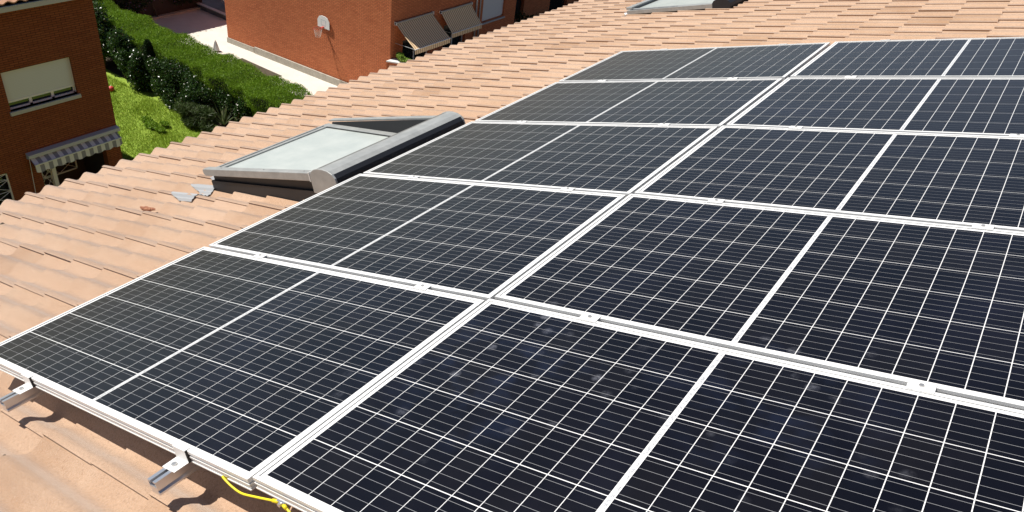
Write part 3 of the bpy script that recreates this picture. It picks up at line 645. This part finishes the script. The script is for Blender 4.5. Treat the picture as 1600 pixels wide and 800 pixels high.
# garden bed, far recess beyond the sunlit house
h3 = empty('brick_house', 'dark recessed brick house front beyond the cream shutter at the top of the photo', 'house', loc=(-27, 38, 0))
q = MB(); wall_x(q, -23.2, 33.92, 52, 0, 8, [(36, 37.6, .9, 2.9), (40.5, 42.6, 0, 2.9)]); q.poly([(-23.2, 52, 0), (-31, 52, 0), (-31, 52, 8), (-23.2, 52, 8)]); relink(q.build('wall', BRY), h3)
q = MB().box((-31, 33.92, 8), (-22.7, 52.3, 8.2)); relink(q.build('roof', OLDT), h3)
q = MB().box((-23.45, 36, .9), (-23.4, 37.6, 2.9)); relink(q.build('window', GLASSD), h3)
q = MB().box((-23.45, 40.5, 0), (-23.4, 42.6, 2.9)); relink(q.build('door', GLASSD), h3)
q = MB(); q.box((-22.2, 34.4, 0), (-22.0, 50, .9)); o = q.build('low_garden_wall', BRWALL); tag(o, 'dark low wall in front of the recessed house front at the top of the photo', 'wall')

# basketball hoop on the sunlit wall
bx0 = -25.22; by0 = side_y(bx0)
hp = empty('basketball_hoop', 'white basketball backboard with red ring on the sunlit brick wall', 'basketball hoop', loc=(bx0, by0, 2.7))
pts = [(-.42, 2.58), (.42, 2.58), (.42, 2.95), (.30, 3.12), (.12, 3.18), (-.12, 3.18), (-.30, 3.12), (-.42, 2.95)]
q = MB(); q.prism([(bx0 + a * .9, by0 - .055, 2.86 + (z - 2.86) * .93) for a, z in pts], (0, .025, 0)); relink(q.build('backboard', WHITE, bevel=.004), hp)
q = MB()
gq = mat('backboard_print', (.45, .50, .52), .6)
for a, b_ in (((-.16, 2.72), (-.14, 2.98)), ((.14, 2.72), (.16, 2.98)), ((-.14, 2.72), (.14, 2.74)), ((-.14, 2.96), (.14, 2.98))): q.box((bx0 + a[0], by0 - .0575, a[1]), (bx0 + b_[0], by0 - .0555, b_[1]))
relink(q.build('target_square', gq), hp)
q = MB(); cx_, cy_, cz_ = bx0, by0 - .10 - .30, 2.66
q.tube([(cx_ + .20 * math.cos(t), cy_ + .20 * math.sin(t), cz_) for t in np.linspace(0, 2 * PI, 25)], .010, 6, False)
q.box((cx_ - .05, by0 - .22, cz_ - .04), (cx_ + .05, by0 - .055, cz_ + .01)); q.box((cx_ - .08, by0 - .028, 2.6), (cx_ + .08, by0 - .001, 2.9)); relink(q.build('ring', HOOP), hp)
q = MB()
for k in range(10):
    a1, a2 = 2 * PI * k / 10, 2 * PI * (k + 1) / 10
    for s_ in (0, 1):
        A_, B_ = (a1, a2) if s_ else (a2, a1)
        ps = []
        for i in range(5):
            t = i / 4; r_ = .20 - .09 * t; an_ = A_ + (B_ - A_) * (i % 2); ps.append((cx_ + r_ * math.cos(an_), cy_ + r_ * math.sin(an_), cz_ - .40 * t))
        q.tube(ps, .004, 4)
relink(q.build('net', NET), hp)

# ------------------------------------------------------------------ back house (its eave throws the shade on the drive)
h4 = empty('brick_house', 'dark shaded building behind the driveway, overgrown with a purple climber', 'house', loc=(-40, 20, 0))
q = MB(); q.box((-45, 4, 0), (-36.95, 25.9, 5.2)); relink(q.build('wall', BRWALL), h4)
roof_scallop('roof', OLDT, h4, -36.75, -41, 3.6, 26.2, 5.25, 1.2, 0)
q = MB().poly([(-41, 3.6, 6.45), (-41, 26.2, 6.45), (-45.3, 26.2, 5.2), (-45.3, 3.6, 5.2)]); relink(q.build('rear_roof_slope', OLDT), h4)
q = MB(); q.box((-36.95, 12, 0), (-36.75, 25.9, .12)); relink(q.build('plinth', PLINTH), h4)
n_ = 26000; P_ = np.stack([-36.9 + rng.exponential(.14, n_), rng.uniform(14, 25.8, n_), rng.uniform(.5, 5.0, n_)], 1)
P_ = P_[(P_[:, 2] > .6 + .5 * np.sin(P_[:, 1] * 1.7))]
cl_ = empty('climbing_plant', 'dark climber with purple flowers covering the shaded building behind the driveway', 'climbing plant', loc=(-36.8, 20, 0))
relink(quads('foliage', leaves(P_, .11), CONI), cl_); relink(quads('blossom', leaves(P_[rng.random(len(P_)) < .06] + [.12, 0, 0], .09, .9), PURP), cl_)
q = MB(); q.tube([(-36.8, 16, 0), (-36.85, 16.3, 1.6), (-36.8, 17, 3.2)], [.05, .04, .02], 6); relink(q.build('stem', BARK), cl_); q = MB(); q.tube([(-36.8, 23, 0), (-36.85, 22.6, 1.6), (-36.8, 21.6, 3.4)], [.05, .04, .02], 6); relink(q.build('stem', BARK), cl_)
# things on the terrace
gp = empty('gate_pillar', 'dark square gate pillar on the terrace at the top of the photo', 'pillar', loc=(-37.3, 27.6, .32))
q = MB(); q.box((-37.6, 27.3, .32), (-36.95, 27.9, 2.4)); relink(q.build('shaft', DGREY, bevel=.02), gp); q = MB(); q.box((-37.68, 27.22, 2.4), (-36.87, 27.98, 2.5)); relink(q.build('cap', GUT), gp)
q = MB(); q.box((-44, 28.6, .32), (-36.4, 34, .35)); q.box((-36.2, 27.2, .32), (-34.9, 31, .345)); o = q.build('sun_patch_paving', CONC); tag(o, kind='structure')  # pale slabs stand for sunlit patches on the terrace
pt = empty('flower_pot', 'white round pot with a pale plant at the corner of the terrace', 'flower pot', loc=(-35.3, 26.4, .32))
q = MB(); q.tube([(-35.3, 26.5, .32), (-35.3, 26.5, .60), (-35.3, 26.5, .75)], [.20, .30, .27], 14); relink(q.build('pot', WHITE, smooth=True), pt)
P_ = rng.normal(size=(500, 3)) * [.17, .17, .13] + [-35.3, 26.5, .95]; relink(quads('flowers', leaves(P_, .09, .9), FLOW), pt)
pm = empty('closed_parasol', 'small closed white and grey parasol standing just behind the hedge', 'parasol', loc=(-31.2, 22.3, 0))
q = MB(); q.tube([(-31.25, 22.4, .02), (-31.25, 22.4, .6)], .015, 8); relink(q.build('pole', GUT), pm)
q = MB(); ring = []
for z, r_ in ((.10, .14), (.30, .10), (.50, .045), (.56, .01)):
    ring.append([q.vt((-31.25 + r_ * (1 + .25 * (k % 2)) * math.cos(2 * PI * k / 12), 22.4 + r_ * (1 + .25 * (k % 2)) * math.sin(2 * PI * k / 12), z)) for k in range(12)])
for i in range(3):
    for k in range(12): q.f.append([ring[i][k], ring[i][(k + 1) % 12], ring[i + 1][(k + 1) % 12], ring[i + 1][k]])
relink(q.build('canopy', LEAD), pm)

# ------------------------------------------------------------------ planting
def lump(x, y): return .10 * math.sin(x * 1.9) + .07 * math.sin(x * 4.3 + y * 3) + .05 * math.sin(x * 9.1 - y * 5)
def volume_pts(n, x0, x1, y0, y1, z0, z1, shell=.25, bulge=0):
    x = rng.uniform(x0, x1, n); t = rng.random(n)
    lw = .13 * np.sin(x * 2.3) + .08 * np.sin(x * 5.1 + 1); top = z1 + .09 * np.sin(x * 1.9) + .06 * np.sin(x * 4.3 + 1)
    y = np.where(t < .62, rng.uniform(0, 1, n), np.where(t < .78, np.abs(rng.normal(0, .06, n)), 1 - np.abs(rng.normal(0, .06, n))))
    z = np.where(t < .62, 1 - np.abs(rng.normal(0, .035, n)), rng.uniform(0, 1, n) ** .8)
    Y = (y0 + lw * (1 - y)) + y * (y1 - y0)
    z = z0 + z * (top - z0) + rng.normal(0, .03, n)
    Y = Y + np.clip(1.55 - z, 0, .5) * .7 * (Y < (y0 + y1) / 2)
    return np.stack([x, Y + rng.normal(0, .05, n), z], 1)
hg = empty('hedge', 'long clipped green hedge with a sunlit top between the garden and the driveway', 'hedge', loc=(-29, 18.2, 0))
relink(quads('foliage', leaves(volume_pts(260000, -37, -17, 17.65, 19.50, .1, 2.0), .065, .30, 1.6), HEDGE), hg)
q = MB(); q.box((-37, 18.15, .15), (-17, 19.25, 1.74)); relink(q.build('shade_core', mat('hedge_shade', (.016, .020, .010), .95)), hg)  # solid near-black core stands for the shade inside the hedge
q = MB()
for x in np.arange(-36.5, -17, .8): q.tube([(x, 18.5, 0), (x + .05, 18.55, 1.2)], [.05, .03], 6)
relink(q.build('stems', BARK), hg)
def bush(name, label, cat, x, y, rx, ry, h, n, m_, size, flower=0, group=None, asp=.5, lobes=9, up=.3, zmin=.05):
    e = empty(name, label, cat, group, (x, y, 0))
    cs = [(rng.normal(0, .42) * rx, rng.normal(0, .42) * ry, rng.uniform(.25, .85) * h, rng.uniform(.28, .5)) for _ in range(lobes)]
    P = []
    for cx, cy, cz, rr in cs:
        k = n // lobes; d = rng.normal(size=(k, 3)); d /= np.linalg.norm(d, axis=1)[:, None]
        P.append(d * (rng.random(k) ** .35)[:, None] * [rr * rx * 1.2, rr * ry * 1.2, rr * h * .75] + [cx, cy, cz])
    P = np.concatenate(P); P[:, 2] = np.abs(P[:, 2]) + zmin
    relink(quads('foliage', leaves(P + [x, y, 0], size, asp, up), m_), e)
    if flower:
        k = rng.random(len(P)) < flower; F = P[k] * 1.05 + [x, y, 0]
        relink(quads('blossom', leaves(F, .06, .95, .6), FLOW), e)
    q = MB()
    for cx, cy, cz, rr in cs[:6]: q.tube([(x, y, 0), (x + cx * .5, y + cy * .5, cz * .5), (x + cx, y + cy, cz)], [.035, .025, .01], 5)
    relink(q.build('branches', BARK), e); return e
CG = 'shrubs between the lawn and the hedge'
bush('shrub', 'tall shrub with white blossom at the top left, right beside the dark brick house', 'shrub', -32.6, 17.4, 1.1, .7, 2.7, 11000, CAMEL, .12, .025, CG, lobes=16)
bush('shrub', 'shrub with white blossom behind the dark house corner, above the red ball', 'shrub', -30.9, 17.3, .85, .6, 2.0, 8500, CAMEL, .11, .02, CG, lobes=14)
bush('shrub', 'leafy glossy shrub left of the dark column conifer', 'shrub', -29.6, 17.2, .75, .6, 1.8, 8500, CAMEL, .11, .015, CG, lobes=14)
bush('shrub', 'broad glossy shrub with white specks in the middle of the border', 'shrub', -27.4, 17.25, 1.25, .65, 1.7, 13000, CAMEL, .10, .02, CG, lobes=20)
bush('shrub', 'glossy shrub with white specks between the broad shrub and the spiky yucca', 'shrub', -25.9, 17.45, .95, .6, 1.5, 9500, CAMEL, .10, .018, CG, lobes=16)
bush('shrub', 'low dark shrub behind the spiky yucca, under the hedge', 'shrub', -24.6, 17.75, .8, .45, 1.3, 7000, CAMEL, .10, .01, CG, lobes=14)
bush('shrub', 'narrow shrub with white blossom near the right end of the garden border', 'shrub', -23.4, 17.8, .4, .35, 1.5, 4000, CAMEL, .10, .04, CG, lobes=9)
bush('feathery_shrub', 'feathery arching grey green shrub at the lawn edge above the tile roof', 'shrub', -25.2, 16.75, .95, .5, .8, 9000, FEATH, .26, 0, CG, .09, 14, .5)
bush('low_shrub', 'low dark green clump growing in the lawn', 'shrub', -25.9, 15.45, .6, .4, .2, 4000, HEDGE, .07, 0, None, .5, 6)
# column conifer
cf = empty('conifer', 'dark narrow column conifer standing in front of the hedge', 'conifer', loc=(-28.9, 17.2, 0))
k = 9000; z = rng.random(k); a = rng.uniform(0, 2 * PI, k); r_ = (.26 * np.sqrt(np.clip(1 - z ** 2.2, 0, 1)) + .03) * rng.uniform(.7, 1.1, k)
relink(quads('foliage', leaves(np.stack([-29.0 + r_ * np.cos(a), 17.45 + r_ * np.sin(a), .1 + z * 2.25], 1), .09, .35, 1.5), CONI), cf)
q = MB(); q.tube([(-29.0, 17.45, 0), (-29.0, 17.45, 2.1)], [.05, .01], 6); relink(q.build('trunk', BARK), cf)
# yucca: long sword leaves
yc = empty('yucca', 'spiky yucca with long pale sword leaves at the right of the garden border', 'yucca', loc=(-24.3, 16.9, 0))
V = []
for i in range(46):
    a = rng.uniform(0, 2 * PI); el = rng.uniform(.55, 1.4); L_ = rng.uniform(.8, 1.35); base_ = np.array([-24.0, 17.2, .3])
    d0 = np.array([math.cos(a) * math.cos(el), math.sin(a) * math.cos(el), math.sin(el)]); sd_ = np.array([-math.sin(a), math.cos(a), 0]) * .028
    prev = base_; pw_ = .6
    for s_ in range(1, 5):
        t = s_ / 4; p_ = base_ + d0 * L_ * t + np.array([0, 0, -.32 * t * t * math.cos(el)]); nw = .02 + 1.0 * (1 - t)
        V.append([prev - sd_ * pw_, prev + sd_ * pw_, p_ + sd_ * nw, p_ - sd_ * nw]); prev = p_; pw_ = nw
relink(quads('leaves', V, leafmat('sword_leaves', [(.05, .08, .03), (.10, .13, .05), (.24, .25, .13)], .4)), yc)
q = MB(); q.tube([(-24.0, 17.0, 0), (-24.0, 17.0, .4)], [.09, .07], 8); relink(q.build('trunk', BARK), yc)
# planter shrub
bush('planter_plant', 'lime green plant growing in the brick planter under the awning', 'plant', -20.75, 24.35, .5, .25, .35, 2500, LIME, .09, 0, None, .5, 6, .3, 2.22)
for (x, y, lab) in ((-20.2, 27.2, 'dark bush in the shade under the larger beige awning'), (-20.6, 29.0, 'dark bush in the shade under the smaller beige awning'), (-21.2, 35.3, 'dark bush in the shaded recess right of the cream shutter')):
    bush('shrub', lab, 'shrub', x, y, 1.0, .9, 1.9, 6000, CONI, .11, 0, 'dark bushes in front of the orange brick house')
# red ball on the lawn
e = empty('toy_ball', 'small red ball on the grass beside the dark brick house', 'ball', loc=(-30.1, 16.1, .14))
bmx = bmesh.new(); bmesh.ops.create_uvsphere(bmx, u_segments=20, v_segments=12, radius=.13); me = bpy.data.meshes.new('ball'); bmx.to_mesh(me); bmx.free(); link('ball', me, REDP, e, True)
q = MB(); q.tube([(0, 0, .125), (0, 0, .136)], .02, 8); q.build('valve_patch', WHITE, e)
